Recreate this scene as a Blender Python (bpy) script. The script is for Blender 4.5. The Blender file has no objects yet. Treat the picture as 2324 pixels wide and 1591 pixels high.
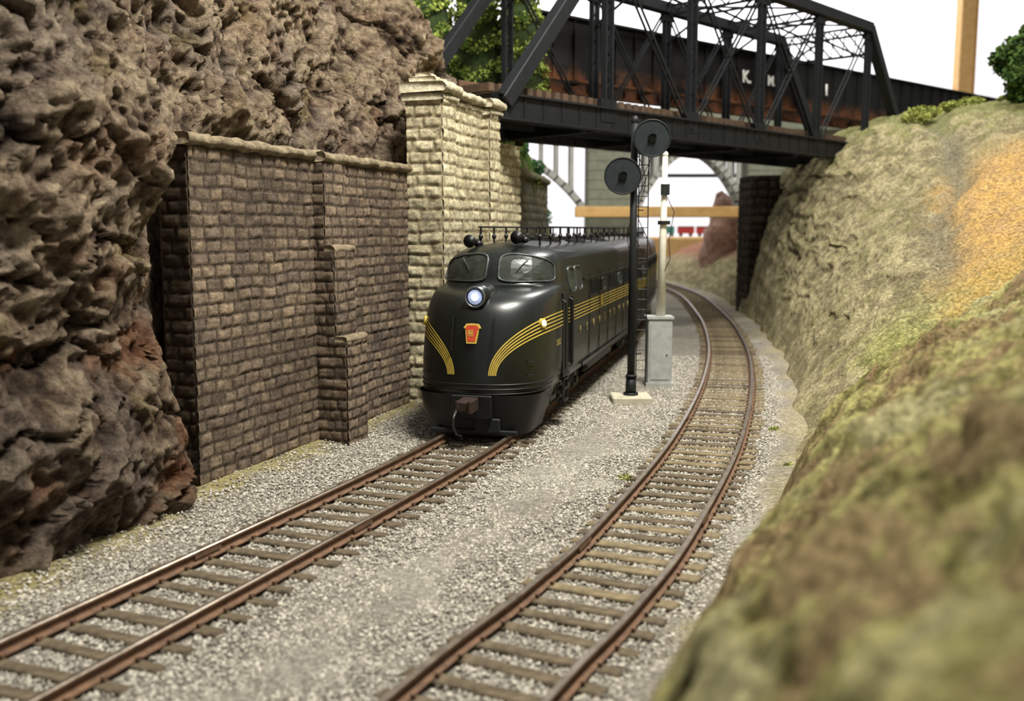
import bpy, math, random
import numpy as np
from mathutils import Vector, Matrix, noise
random.seed(7); rng=np.random.default_rng(7)
scene=bpy.context.scene
def lin(c):
    c=c/255.0
    return c/12.92 if c<=0.04045 else ((c+0.055)/1.055)**2.4
def C(r,g,b): return (lin(r),lin(g),lin(b))
def sm(a,b,x):
    t=min(1,max(0,(x-a)/(b-a))); return t*t*(3-2*t)
def mixc(a,b,t): return tuple(a[i]*(1-t)+b[i]*t for i in range(3))
def N3(x,y,z,s=1.0): return noise.noise(Vector((x*s,y*s,z*s)))
def F3(x,y,z,s=1.0,o=5): return noise.fractal(Vector((x*s,y*s,z*s)),0.9,2.1,o)

# ---------------------------------------------------------------- materials
def mat(name,c1,c2=None,scale=3.0,rough=.7,metal=0.0,bump=0.0,bscale=20.0,spec=.5,attr=False,lo=.35,hi=.65,
        island=False,emit=None,es=0.0,coat=0.0,voro=0.0,vscale=12.0,zrust=None,bdist=.12):
    m=bpy.data.materials.new(name); m.use_nodes=True
    nt=m.node_tree; n=nt.nodes; l=nt.links
    b=n['Principled BSDF']
    b.inputs['Roughness'].default_value=rough; b.inputs['Metallic'].default_value=metal
    b.inputs['Specular IOR Level'].default_value=spec; b.inputs['Coat Weight'].default_value=coat
    tc=n.new('ShaderNodeTexCoord')
    if c2 is None: c2=tuple(x*.85 for x in c1)
    nz=n.new('ShaderNodeTexNoise'); nz.inputs['Scale'].default_value=scale; nz.inputs['Detail'].default_value=9; nz.inputs['Roughness'].default_value=.7
    l.new(tc.outputs['Object'],nz.inputs['Vector'])
    rp=n.new('ShaderNodeValToRGB'); rp.color_ramp.elements[0].position=lo; rp.color_ramp.elements[1].position=hi
    rp.color_ramp.elements[0].color=(*c1,1); rp.color_ramp.elements[1].color=(*c2,1)
    if island:
        g=n.new('ShaderNodeNewGeometry'); l.new(g.outputs['Random Per Island'],rp.inputs['Fac'])
    else: l.new(nz.outputs['Fac'],rp.inputs['Fac'])
    out=rp.outputs['Color']
    if attr:
        at=n.new('ShaderNodeAttribute'); at.attribute_name='Col'
        mx=n.new('ShaderNodeMix'); mx.data_type='RGBA'; mx.blend_type='MULTIPLY'; mx.inputs['Factor'].default_value=1
        l.new(at.outputs['Color'],mx.inputs['A']); l.new(out,mx.inputs['B']); out=mx.outputs['Result']
    if voro>0:
        vo=n.new('ShaderNodeTexVoronoi'); vo.inputs['Scale'].default_value=vscale
        l.new(tc.outputs['Object'],vo.inputs['Vector'])
        mr=n.new('ShaderNodeMapRange'); mr.inputs['To Min'].default_value=1-voro; mr.inputs['To Max'].default_value=1+voro
        sp=n.new('ShaderNodeSeparateColor'); l.new(vo.outputs['Color'],sp.inputs['Color']); l.new(sp.outputs['Red'],mr.inputs['Value'])
        mx2=n.new('ShaderNodeMix'); mx2.data_type='RGBA'; mx2.blend_type='MULTIPLY'; mx2.inputs['Factor'].default_value=1
        l.new(out,mx2.inputs['A']); l.new(mr.outputs['Result'],mx2.inputs['B']); out=mx2.outputs['Result']
    if zrust:
        sx=n.new('ShaderNodeSeparateXYZ'); l.new(tc.outputs['Object'],sx.inputs['Vector'])
        mr=n.new('ShaderNodeMapRange'); mr.inputs['From Min'].default_value=zrust[0]; mr.inputs['From Max'].default_value=zrust[1]
        mr.inputs['To Min'].default_value=1; mr.inputs['To Max'].default_value=0
        l.new(sx.outputs['Z'],mr.inputs['Value'])
        mm=n.new('ShaderNodeMath'); mm.operation='MULTIPLY'; mm.use_clamp=True
        r2=n.new('ShaderNodeMapRange'); r2.inputs['From Min'].default_value=.38; r2.inputs['From Max'].default_value=.58
        l.new(nz.outputs['Fac'],r2.inputs['Value']); l.new(r2.outputs['Result'],mm.inputs[0]); l.new(mr.outputs['Result'],mm.inputs[1])
        mx3=n.new('ShaderNodeMix'); mx3.data_type='RGBA'; l.new(mm.outputs[0],mx3.inputs['Factor'])
        l.new(out,mx3.inputs['A']); mx3.inputs['B'].default_value=(*zrust[2],1); out=mx3.outputs['Result']
    l.new(out,b.inputs['Base Color'])
    if bump>0:
        bn=n.new('ShaderNodeTexNoise'); bn.inputs['Scale'].default_value=bscale; bn.inputs['Detail'].default_value=10; bn.inputs['Roughness'].default_value=.72
        l.new(tc.outputs['Object'],bn.inputs['Vector'])
        bp=n.new('ShaderNodeBump'); bp.inputs['Strength'].default_value=bump; bp.inputs['Distance'].default_value=bdist
        l.new(bn.outputs['Fac'],bp.inputs['Height']); l.new(bp.outputs['Normal'],b.inputs['Normal'])
    if emit: b.inputs['Emission Color'].default_value=(*emit,1); b.inputs['Emission Strength'].default_value=es
    return m
M_rock=mat('rock_plaster',(.42,.38,.36),(1.55,1.5,1.44),6,.95,bump=1.0,bscale=9,bdist=.32,attr=True,spec=.1)
M_brick=mat('stone_block_paint',(.6,.58,.57),(1.4,1.4,1.4),6,.85,bump=.85,bscale=16,attr=True,spec=.15)
M_earth=mat('scenic_earth',(.55,.53,.5),(1.42,1.4,1.36),9,.95,bump=1.0,bscale=16,bdist=.16,attr=True,spec=.05,voro=.3,vscale=18)
M_ground=mat('ballast_bed',(.75,.75,.75),(1.12,1.12,1.12),9,.95,bump=.9,bscale=12,attr=True,spec=.1,voro=.32,vscale=18)
M_stone=mat('ballast_stone',C(106,101,93),C(190,183,170),1,.9,island=True,lo=0,hi=1,spec=.1)
M_tie=mat('weathered_tie',C(70,61,50),C(114,101,82),4,.9,bump=.6,bscale=14,spec=.12)
M_tie2=mat('dusty_tie',C(92,81,63),C(132,118,92),4,.9,bump=.5,bscale=14,spec=.12)
M_rust=mat('rail_rust',C(78,58,45),C(108,82,63),6,.8,bump=.2,bscale=20,spec=.2)
M_head=mat('rail_head',C(116,104,92),C(170,158,144),3,.28,metal=.8)
M_green=mat('dark_loco_green',C(7,11,9),C(11,15,12),2,.32,spec=.45,coat=.1)
M_black=mat('satin_black',C(8,8,9),C(15,15,16),3,.45,spec=.35)
M_gold=mat('gold_paint',C(186,162,70),C(166,142,58),8,.55,spec=.3)
M_red=mat('emblem_red',C(176,60,28),C(160,50,24),8,.5)
M_glass=mat('cab_glass',C(44,48,42),C(24,27,23),2.5,.3,spec=.45,coat=.08)
M_chrome=mat('chrome_rim',C(120,125,130),C(90,95,100),4,.3,metal=.8)
M_lens=mat('headlight_lens',C(200,215,255),C(150,170,220),9,.1,emit=(.55,.65,1),es=.35)
M_lamp=mat('marker_lamp',C(255,255,245),None,3,.3,emit=(1,1,.95),es=2.0)
M_coup=mat('coupler_rust',C(50,33,26),C(34,23,19),6,.75,bump=.3,spec=.3)
M_rim=mat('window_gasket',C(66,72,70),C(50,54,54),6,.35,metal=.3)
M_truss=mat('bridge_steel',C(12,14,17),C(22,24,28),2,.6,spec=.3,bump=.1)
M_bties=mat('bridge_tie',C(62,48,36),C(90,68,50),4,.8)
M_girder=mat('girder_rusted',C(14,14,15),C(23,22,22),1.0,.7,spec=.2,zrust=(11.6,12.5,C(104,62,36)))
M_white=mat('white_paint',C(240,240,236),None,4,.6)
M_signal=mat('signal_black',C(16,18,20),C(25,28,31),4,.55,spec=.3)
M_disc=mat('signal_disc',C(36,40,42),C(46,50,52),3,.9,spec=.05)
M_conc=mat('pad_concrete',C(178,172,152),C(156,150,130),4,.85,bump=.2)
M_greybox=mat('relay_grey',C(134,136,134),C(156,158,154),3,.6)
M_cream=mat('cream_mast',C(205,200,182),C(222,218,205),3,.6)
M_viad=mat('viaduct_concrete',C(118,121,104),C(140,142,124),1.2,.8,bump=.1)
M_viadl=mat('viaduct_arch_concrete',C(160,160,154),C(182,182,176),1.2,.8)
M_pine=mat('pine_board',C(208,160,92),C(226,184,120),1.5,.6)
M_timber=mat('dark_timber',C(36,29,24),C(70,58,46),3,.9,bump=.6,bscale=7,spec=.15)
M_wall=mat('white_wall',C(240,238,242),C(232,230,236),.1,.9)
M_floor=mat('floor_vinyl',C(200,196,190),C(185,182,176),.5,.6)
M_leafc=mat('conifer_needles',C(58,88,34),C(168,180,88),1,.85,island=True,lo=0,hi=1,spec=.08)
M_leafd=mat('dark_leaves',C(30,52,24),C(88,114,52),1,.8,island=True,lo=0,hi=1,spec=.15)
M_leafy=mat('moss_clump',C(98,108,54),C(170,172,92),1,.9,island=True,lo=0,hi=1,spec=.1)
M_leaft=mat('teal_bush',C(36,80,56),C(100,142,90),1,.9,island=True,lo=0,hi=1,spec=.1)
M_core=mat('foliage_core',C(38,56,24),C(64,82,36),3,.95,bump=1,bscale=6)
M_bark=mat('bark',C(70,52,38),C(50,38,28),6,.9,bump=.4)
M_teal=mat('teal_paint',C(70,150,150),None,3,.5)
M_carred=mat('red_paint',C(190,60,60),None,3,.5)
M_tus=mat('tuscan_roof',C(92,52,44),C(74,42,36),3,.7)
M_pink=mat('red_rock',C(140,102,88),C(196,158,140),2,.95,bump=.8,bscale=4)

# ---------------------------------------------------------------- mesh builder
def addobj(name,me,parent=None,label=None,category=None,group=None,kind=None,loc=None):
    o=bpy.data.objects.new(name,me); scene.collection.objects.link(o)
    if parent: o.parent=parent
    if label: o['label']=label
    if category: o['category']=category
    if group: o['group']=group
    if kind: o['kind']=kind
    if loc: o.location=loc
    return o
def empty(name,loc,label,category,rz=0,group=None):
    o=addobj(name,None,None,label,category,group); o.location=loc; o.rotation_euler=(0,0,rz); o.empty_display_size=.5
    return o
class MB:
    def __init__(s): s.v=[];s.f=[];s.c=[];s.mi=[];s.cur=0
    def add(s,vs,fs,cols=None):
        k=len(s.v); s.v+= [tuple(p) for p in vs]
        s.f+=[tuple(i+k for i in f) for f in fs]; s.mi+=[s.cur]*len(fs)
        s.c+= cols if cols else [(1,1,1)]*len(vs)
    def box(s,c,sz,R=None,col=None):
        hx,hy,hz=[q/2 for q in sz]; vs=[]
        for x,y,z in [(-1,-1,-1),(1,-1,-1),(1,1,-1),(-1,1,-1),(-1,-1,1),(1,-1,1),(1,1,1),(-1,1,1)]:
            p=Vector((x*hx,y*hy,z*hz))
            if R: p=R@p
            vs.append(p+Vector(c))
        s.add(vs,[(0,3,2,1),(4,5,6,7),(0,1,5,4),(1,2,6,5),(2,3,7,6),(3,0,4,7)],[col]*8 if col else None)
    def bbox(s,c,sz,b=.03,R=None,col=None):
        hx,hy,hz=[q/2 for q in sz]; b=min(b,hx*.9,hy*.9,hz*.9); vs=[];
        for zz,ins in ((-hz,b),(-hz+b,0),(hz-b,0),(hz,b)):
            a=hx-ins;d=hy-ins; e=b
            for x,y in [(-a+e,-d),(a-e,-d),(a,-d+e),(a,d-e),(a-e,d),(-a+e,d),(-a,d-e),(-a,-d+e)]:
                p=Vector((x,y,zz)); p=R@p if R else p
                vs.append(p+Vector(c))
        fs=[tuple(range(7,-1,-1)),tuple(range(24,32))]
        for r in range(3):
            for i in range(8):
                j=(i+1)%8; fs.append((r*8+i,r*8+j,r*8+8+j,r*8+8+i))
        s.add(vs,fs,[col]*32 if col else None)
    def beam(s,p0,p1,w,h,up=(0,0,1),bev=False):
        p0=Vector(p0);p1=Vector(p1);d=p1-p0;L=d.length;d.normalize()
        u=Vector(up); x=d.cross(u)
        if x.length<1e-4: x=d.cross(Vector((1,0,0)))
        x.normalize(); z=x.cross(d).normalized()
        R=Matrix((x,d,z)).transposed()
        (s.bbox if bev else s.box)((p0+p1)/2,(w,L,h),R=R)
    def cyl(s,p0,p1,r0,r1=None,n=12):
        if r1 is None: r1=r0
        p0=Vector(p0);p1=Vector(p1);d=(p1-p0).normalized()
        a=d.cross(Vector((0,0,1)))
        if a.length<1e-3: a=Vector((1,0,0))
        a.normalize(); b=d.cross(a)
        vs=[];
        for p,r in ((p0,r0),(p1,r1)):
            for i in range(n):
                t=2*math.pi*i/n; vs.append(p+(a*math.cos(t)+b*math.sin(t))*r)
        fs=[(i,(i+1)%n,n+(i+1)%n,n+i) for i in range(n)]+[tuple(range(n-1,-1,-1)),tuple(range(n,2*n))]
        s.add(vs,fs)
    def tube(s,pts,r,n=6,closed=False):
        pts=[Vector(p) for p in pts]; m=len(pts); vs=[]; ref=None
        for i,p in enumerate(pts):
            if closed: t=(pts[(i+1)%m]-pts[i-1])
            else: t=(pts[min(i+1,m-1)]-pts[max(i-1,0)])
            t.normalize()
            if ref is None:
                ref=t.cross(Vector((.13,.21,.97)))
                if ref.length<.1: ref=t.cross(Vector((1,0,0)))
            a=(ref-t*ref.dot(t)).normalized(); ref=a; b=t.cross(a)
            vs+=[p+(a*math.cos(2*math.pi*k/n)+b*math.sin(2*math.pi*k/n))*r for k in range(n)]
        fs=[]
        for i in range(m if closed else m-1):
            j=(i+1)%m
            fs+=[(i*n+k,i*n+(k+1)%n,j*n+(k+1)%n,j*n+k) for k in range(n)]
        if not closed: fs+=[tuple(range(n-1,-1,-1)),tuple(range((m-1)*n,m*n))]
        s.add(vs,fs)
    def ell(s,c,r,nu=14,nv=9):
        vs=[];fs=[]
        for j in range(nv+1):
            th=math.pi*j/nv
            for i in range(nu):
                ph=2*math.pi*i/nu; vs.append((c[0]+r[0]*math.sin(th)*math.cos(ph),c[1]+r[1]*math.sin(th)*math.sin(ph),c[2]+r[2]*math.cos(th)))
        for j in range(nv):
            for i in range(nu):
                k=(i+1)%nu; fs.append((j*nu+i,(j+1)*nu+i,(j+1)*nu+k,j*nu+k))
        s.add(vs,fs)
    def prism(s,poly,fn0,fn1):
        n=len(poly); vs=[fn0(p) for p in poly]+[fn1(p) for p in poly]
        s.add(vs,[tuple(range(n-1,-1,-1)),tuple(range(n,2*n))]+[(i,(i+1)%n,n+(i+1)%n,n+i) for i in range(n)])
    def build(s,name,m,parent=None,smooth=False,cols=False,origin=None,**kw):
        me=bpy.data.meshes.new(name)
        v=s.v
        if origin: v=[(a[0]-origin[0],a[1]-origin[1],a[2]-origin[2]) for a in v]
        me.from_pydata(v,[],s.f)
        ms=m if isinstance(m,(list,tuple)) else [m]
        for q in ms: me.materials.append(q)
        if len(ms)>1: me.polygons.foreach_set('material_index',s.mi)
        if smooth: me.polygons.foreach_set('use_smooth',[True]*len(me.polygons))
        if cols:
            ca=me.color_attributes.new('Col','FLOAT_COLOR','POINT')
            a=np.ones((len(s.v),4),dtype=np.float32); a[:,:3]=np.array(s.c); ca.data.foreach_set('color',a.ravel())
        me.update()
        return addobj(name,me,parent,loc=origin,**kw)
def gridmesh(name,V,Cc,m,smooth=True,**kw):
    ny,nx=V.shape[:2]
    me=bpy.data.meshes.new(name)
    idx=np.arange(ny*nx).reshape(ny,nx)
    q=np.stack([idx[:-1,:-1],idx[:-1,1:],idx[1:,1:],idx[1:,:-1]],-1).reshape(-1,4)
    me.from_pydata(V.reshape(-1,3).tolist(),[],q.tolist())
    me.materials.append(m)
    if smooth: me.polygons.foreach_set('use_smooth',[True]*len(me.polygons))
    ca=me.color_attributes.new('Col','FLOAT_COLOR','POINT')
    a=np.ones((ny*nx,4),dtype=np.float32); a[:,:3]=Cc.reshape(-1,3); ca.data.foreach_set('color',a.ravel())
    return addobj(name,me,**kw)
def text(name,body,size,mtx,m,parent=None,extr=.008,spacing=1.0,bold=0.0):
    cu=bpy.data.curves.new(name,'FONT'); cu.body=body; cu.size=size; cu.extrude=extr; cu.space_character=spacing; cu.offset=bold
    cu.align_x='LEFT'; cu.align_y='CENTER'
    t=bpy.data.objects.new(name+'_tmp',cu); scene.collection.objects.link(t)
    dg=bpy.context.evaluated_depsgraph_get(); me=bpy.data.meshes.new_from_object(t.evaluated_get(dg))
    bpy.data.objects.remove(t); me.materials.clear(); me.materials.append(m)
    me.transform(mtx)
    return addobj(name,me,parent)

# ---------------------------------------------------------------- track lines
def catmull(pts,step=.25):
    P=[Vector((*p,0)) for p in pts]; P=[P[0]*2-P[1]]+P+[P[-1]*2-P[-2]]
    out=[]
    for i in range(1,len(P)-2):
        n=max(2,int((P[i+1]-P[i]).length/step))
        for k in range(n):
            t=k/n; a,b,c,d=P[i-1],P[i],P[i+1],P[i+2]
            out.append(.5*((2*b)+(c-a)*t+(2*a-5*b+4*c-d)*t*t+(3*b-a-3*c+d)*t**3))
    out.append(P[-2]); return out
TL=catmull([(-9.1,.9),(-5.8,9.4),(-1.06,21.74),(1.5,31.8),(4.2,42.4),(6.1,52),(7.8,63),(9.2,76),(9.9,92),(9.8,104)])
TR=catmull([(-3.9,1.5),(-.52,9.4),(.9,12.3),(2.25,15.5),(4.65,22.5),(7.2,31.9),(9.4,42.3),(11.5,55.8),(13.4,74),(13.3,90),(12.2,104)])
RY=np.array([p.y for p in TR]); RX=np.array([p.x for p in TR])
LY=np.array([p.y for p in TL]); LX=np.array([p.x for p in TL])
def xr(y): return float(np.interp(y,RY,RX))
def xl(y): return float(np.interp(y,LY,LX))
G=.77; SP=.53
def build_track(line,name,label,tw):
    acc=[0]
    for a,b in zip(line[:-1],line[1:]): acc.append(acc[-1]+(b-a).length)
    acc=np.array(acc); X=np.array([p.x for p in line]); Y=np.array([p.y for p in line]); Ltot=acc[-1]
    def at(s):
        x=np.interp(s,acc,X);y=np.interp(s,acc,Y)
        x2=np.interp(s+.3,acc,X);y2=np.interp(s+.3,acc,Y);x1=np.interp(s-.3,acc,X);y1=np.interp(s-.3,acc,Y)
        d=Vector((x2-x1,y2-y1,0)).normalized(); return Vector((x,y,0)),d
    root=empty(name,(float(X[0]),float(Y[0]),-.19),label,'railroad track')
    ro=root.location.copy()
    prof=[(-.085,-.185),(.085,-.185),(.085,-.17),(.016,-.14),(.016,-.055),(.044,-.042),(.044,-.008),(.034,0),(-.034,0),(-.044,-.008),(-.044,-.042),(-.016,-.055),(-.016,-.14),(-.085,-.17)]
    for sd in (-1,1):
        mb=MB(); ss=np.arange(0,Ltot-.3,.4); rings=[]
        for s_ in ss:
            p,d=at(s_); r=Vector((d.y,-d.x,0)); c=p+r*(sd*G)
            rings.append([c+r*a+Vector((0,0,b))-ro for a,b in prof])
        n=len(prof); vs=[q for R in rings for q in R]; mb.v+=[tuple(q) for q in vs]; mb.c+=[(1,1,1)]*len(vs)
        for i in range(len(rings)-1):
            for j in range(n):
                jj=(j+1)%n; mb.f.append((i*n+j,i*n+jj,(i+1)*n+jj,(i+1)*n+j)); mb.mi.append(1 if j in (6,7,8) else 0)
        s_=.3
        while s_<min(Ltot-1,55):
            p,d=at(s_); r=Vector((d.y,-d.x,0)); c=p+r*(sd*G); R=Matrix((r,d,Vector((0,0,1)))).transposed()
            for q in (-1,1): mb.box(c+r*(q*.1)+Vector((0,0,-.155))-ro,(.045,.06,.05),R)
            s_+=SP
        s_=4.1+sd
        while s_<min(Ltot-1,60):
            p,d=at(s_); r=Vector((d.y,-d.x,0)); c=p+r*(sd*G); R=Matrix((r,d,Vector((0,0,1)))).transposed()
            mb.box(c+r*.025+Vector((0,0,-.09))-ro,(.045,.6,.06),R); s_+=11
        mb.build('rail',[M_rust,M_head],root)
    tm=[]
    for q in range(5):
        mb=MB(); mb.bbox((0,0,-.07),(tw,.22,.18),.02)
        me=bpy.data.meshes.new('tie_mesh'); vv=[]
        for v in mb.v:
            w=N3(v[0]+q*9,v[1]*3,v[2]*3,1.5)*.03; vv.append((v[0]+w*2,v[1]+w,v[2]+w*.4))
        me.from_pydata(vv,[],mb.f); me.materials.append(M_tie2 if q==4 else M_tie); tm.append(me)
    s_=.3; cnt=0; rest=MB()
    while s_<Ltot-.5:
        p,d=at(s_+random.uniform(-.05,.05)); ang=math.atan2(-d.x,d.y)+random.uniform(-.03,.03)
        if p.y>5.0:
            if cnt<100:
                q=random.choice([0,1,2,3])
                if line is TR: q=random.choice([0,1,2,4]) if p.y<20 else random.choice([0,4,4])
                o=addobj('tie',tm[q],root); o.location=p-ro+Vector((random.uniform(-.04,.04),0,-.21+random.uniform(-.012,.006)))
                o.rotation_euler=(0,0,ang); cnt+=1
            else:
                rest.box(p-ro+Vector((0,0,-.27)),(tw,.21,.16),Matrix.Rotation(ang,3,'Z'))
        s_+=SP
    if rest.v:
        o=rest.build('tie',M_tie2,root); o['kind']='stuff'
    return root
build_track(TL,'railroad_track','rusty model railroad track with dark ties, carrying the locomotive',2.5)
build_track(TR,'railroad_track','curving empty railroad track with brown rusted rails and weathered ties',2.25)

# ---------------------------------------------------------------- ground
WX=([0,8,12.5,16.5,18.3,27.8,32,36,48,66,105],[-11,-9,-7.4,-6.3,-6.04,-2.8,-.6,-.2,1.9,4.2,5.5])
def wallx(y): return float(np.interp(y,*WX))
ys=np.concatenate([np.arange(1,12,.09),np.arange(12,30,.13),np.arange(30,60,.3),np.arange(60,106,.8)])
nx=230; V=np.zeros((len(ys),nx,3)); Cc=np.zeros((len(ys),nx,3))
cb=C(146,139,128); cw=C(166,160,148); cy=C(154,142,90); ct=C(178,164,128); cg=C(128,124,72)
for j,y in enumerate(ys):
    x0=wallx(y)-1.8; x1=xr(y)+5.0
    for i in range(nx):
        x=x0+(x1-x0)*i/(nx-1)
        z=-.256+.03*F3(x,y,0,.9,4)
        dl=x-wallx(y); dr=xr(y)+2.2-x
        z+=.12*(1-sm(-.1,1.0,dl))
        z+=.12*(1-sm(-.3,1.0,dr))
        mid=abs(x-(xl(y)+xr(y))/2)
        z+=.03*(1-sm(0,1.2,mid))
        V[j,i]=(x,y,z)
        c=mixc(cb,cw,sm(-.3,.6,F3(x,y,3,.35,3)))
        t=(1-sm(.2,1.0,dl+.5*N3(x,y,5,1.3)))*.8; c=mixc(c,cy,t)
        t=(1-sm(-.6,1.1,dr+.8*N3(x,y,8,.8))); c=mixc(c,ct,t*.8)
        t=(1-sm(-.8,.9,dr+1.0*N3(x,y,9,1.6))); c=mixc(c,cg,t*.7*(1-sm(18,26,y)))
        Cc[j,i]=c
gridmesh('ground',V,Cc,M_ground,label='grey ballast trackbed with sandy edges under both tracks',category='ground')
n=160000
yy=6.5+ (rng.random(n)**1.35)*32
lw=np.interp(yy,*WX); rx=np.interp(yy,RY,RX)+2.6
xx=lw+(rx-lw)*rng.random(n)
ed=np.minimum(xx-lw,rx-.2-xx)
keep=(xx>-.56*yy-.3)&(np.abs(np.abs(xx-np.interp(yy,LY,LX))-G*1.06)>.12)&(np.abs(np.abs(xx-np.interp(yy,RY,RX))-G*1.05)>.12)&(rng.random(n)<np.clip(ed*1.3,.15,1))
xx=xx[keep];yy=yy[keep];n=len(xx)
ox=np.array([[1,0,0],[0,1,0],[-1,0,0],[0,-1,0],[0,0,1],[0,0,-1]],float)
sz=(.016+.021*rng.random(n)**2)[:,None,None]
vv=ox[None]*sz*(.6+.8*rng.random((n,6,1)))+rng.normal(0,.005,(n,6,3))
a=rng.random(n)*6.28; ca,sa=np.cos(a)[:,None],np.sin(a)[:,None]
vx=vv[:,:,0]*ca-vv[:,:,1]*sa; vy=vv[:,:,0]*sa+vv[:,:,1]*ca
dlw=xx-np.interp(yy,*WX)
tt=np.clip((dlw+.1)/1.1,0,1); zb_=-.234+.12*(1-tt*tt*(3-2*tt))
vv=np.stack([vx+xx[:,None],vy+yy[:,None],vv[:,:,2]*.8+zb_[:,None]],-1).reshape(-1,3)
of=np.array([[0,1,4],[1,2,4],[2,3,4],[3,0,4],[1,0,5],[2,1,5],[3,2,5],[0,3,5]])
ff=(of[None]+(np.arange(n)*6)[:,None,None]).reshape(-1,3)
me=bpy.data.meshes.new('ballast_stones'); me.from_pydata(vv.tolist(),[],ff.tolist()); me.materials.append(M_stone)
addobj('ballast_stones',me,label='loose grey crushed ballast stones scattered around the ties',category='gravel',kind='stuff')

# ---------------------------------------------------------------- right hillside
def xb(y): return xr(y)+2.0+.35*N3(0,y,3,.35)
cmoss=C(186,180,120); cmoss2=C(120,114,70); cbr=C(150,124,98); ctan=C(196,184,146); ctan2=C(144,134,106); cor=C(228,184,114); cgry=C(142,136,116); cpk=C(170,124,104); cgreen=C(134,144,80)
def hill(x,y,d):
    wn=1-sm(15,23,y); wm=sm(17,33,y); d=max(d,0)
    near=2.1*(1-math.exp(-d/.8))+.60*d
    A=np.interp(y,[20,30,40,46,50,62,72,85,105],[7.2,8.3,9.9,11.0,11.3,11.0,8.0,5.5,5.0]); Ls=np.interp(y,[20,40,46,50,54,60,70],[5.2,4.2,2.9,2.2,1.8,1.7,4.5])
    mid=A*(1-math.exp(-d/Ls))+.05*max(0,d-6)
    return near*wn*.97+mid*wm+ (0.35*d**.9)*(1-wn)*(1-wm)
ds=np.concatenate([np.linspace(-.5,6,200),np.linspace(6.1,14,95),np.linspace(14.3,34,50)])
ys=np.concatenate([np.arange(1.5,9,.05),np.arange(9,24,.075),np.arange(24,66,.14),np.arange(66,106,.8)])
V=np.zeros((len(ys),len(ds),3)); Cc=np.zeros((len(ys),len(ds),3))
for j,y in enumerate(ys):
    b=xb(y); wn=1-sm(15,23,y)
    for i,d in enumerate(ds):
        x=b+d
        h=hill(x,y,d); e=sm(-.1,1.4,d); hb=h
        h+=e*((.2+.2*wn)*F3(x,y,1,.5,4)+(.08+.08*wn)*F3(x,y,4,1.9,4)*(1 if y<66 else 0))
        n2=F3(x+9,y,h*.7,2.3,4); n3=F3(x+19,y,h*.7,6.5,3)
        h+=e*n2*(.04+.1*wn)+.05*e*n3
        rg=0;gul=0
        if y>24:
            q=hb*1.25-x*.35-.12*y+.5*N3(x,y,hb,.5); rg=N3(q*2.4,y*.12,x*.12,1.0)+.8*N3(q*5.6,y*.3,x*.3,1.0)
            gul=math.exp(-((d-(3.2+(y-24)*.22+.8*N3(y,0,7,.2)))/.55)**2)*sm(24,30,y)*(1-sm(46,54,y)); h-=.45*gul
        dx=.1*e*F3(y,h,7,1.6,4)-.12*rg*e*sm(26,31,y)*(1-gul)
        V[j,i]=(x+dx,y,-.36+h)
        n1=F3(x,y,h*.5,1.3,4)
        cn=mixc(cmoss2,cmoss,sm(-.5,.4,n2+.6*n3)); cn=mixc(cn,cbr,sm(-.05,.3,n1+.4*n3)*.75); cn=mixc(cn,C(198,190,156),sm(.15,.6,-n1)*.5)
        if d<1.2: cn=mixc(cn,C(132,116,84),1-sm(.2,1.2,d+.5*n2))
        cm=mixc(ctan2,ctan,sm(-.6,.6,n2+.8*rg+.6*n3)); cm=mixc(cm,C(140,136,92),sm(-.05,.4,n1+.4*n3)*.5)
        o=sm(2.8,4.4,d+.8*n1-(y-24)*.16)*sm(21,25,y)*(1-sm(35,41,y)); cm=mixc(cm,mixc(cor,C(200,162,112),sm(-.3,.4,n2+.5*n3)),o*.85)
        cm=mixc(cm,cgry,min(1,gul)*.8)
        gr=sm(16.5,19,y)*(1-sm(24,29,y))*sm(.9,2.4,d+n1)*.85; cm=mixc(cm,mixc(C(140,144,80),C(188,188,116),sm(-.3,.3,n2+.5*n3)),gr*(1-o*.4))
        top=sm(9.2,10.6,h+1.2*n1)*sm(36,44,y); cm=mixc(cm,cgreen,top*.5)
        cm=mixc(cm,cpk,sm(76,82,y)*sm(2,4,d))
        Cc[j,i]=mixc(cm,cn,wn)
gridmesh('hillside',V,Cc,M_earth,label='sandy embankment with mossy turf and orange earth beside the curving track',category='hillside')
mb=MB(); mb.ell((0,0,0),(2.3,2.3,6.0),48,30)
mb.v=[tuple(Vector(v)*(1+.34*F3(v[0],v[1],v[2],.4,5))) for v in mb.v]
o=mb.build('boulder',M_pink,None,True,label='reddish boulder outcrop beyond the end of the curve',category='rock'); o.location=(19.4,88,1.5)

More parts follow.
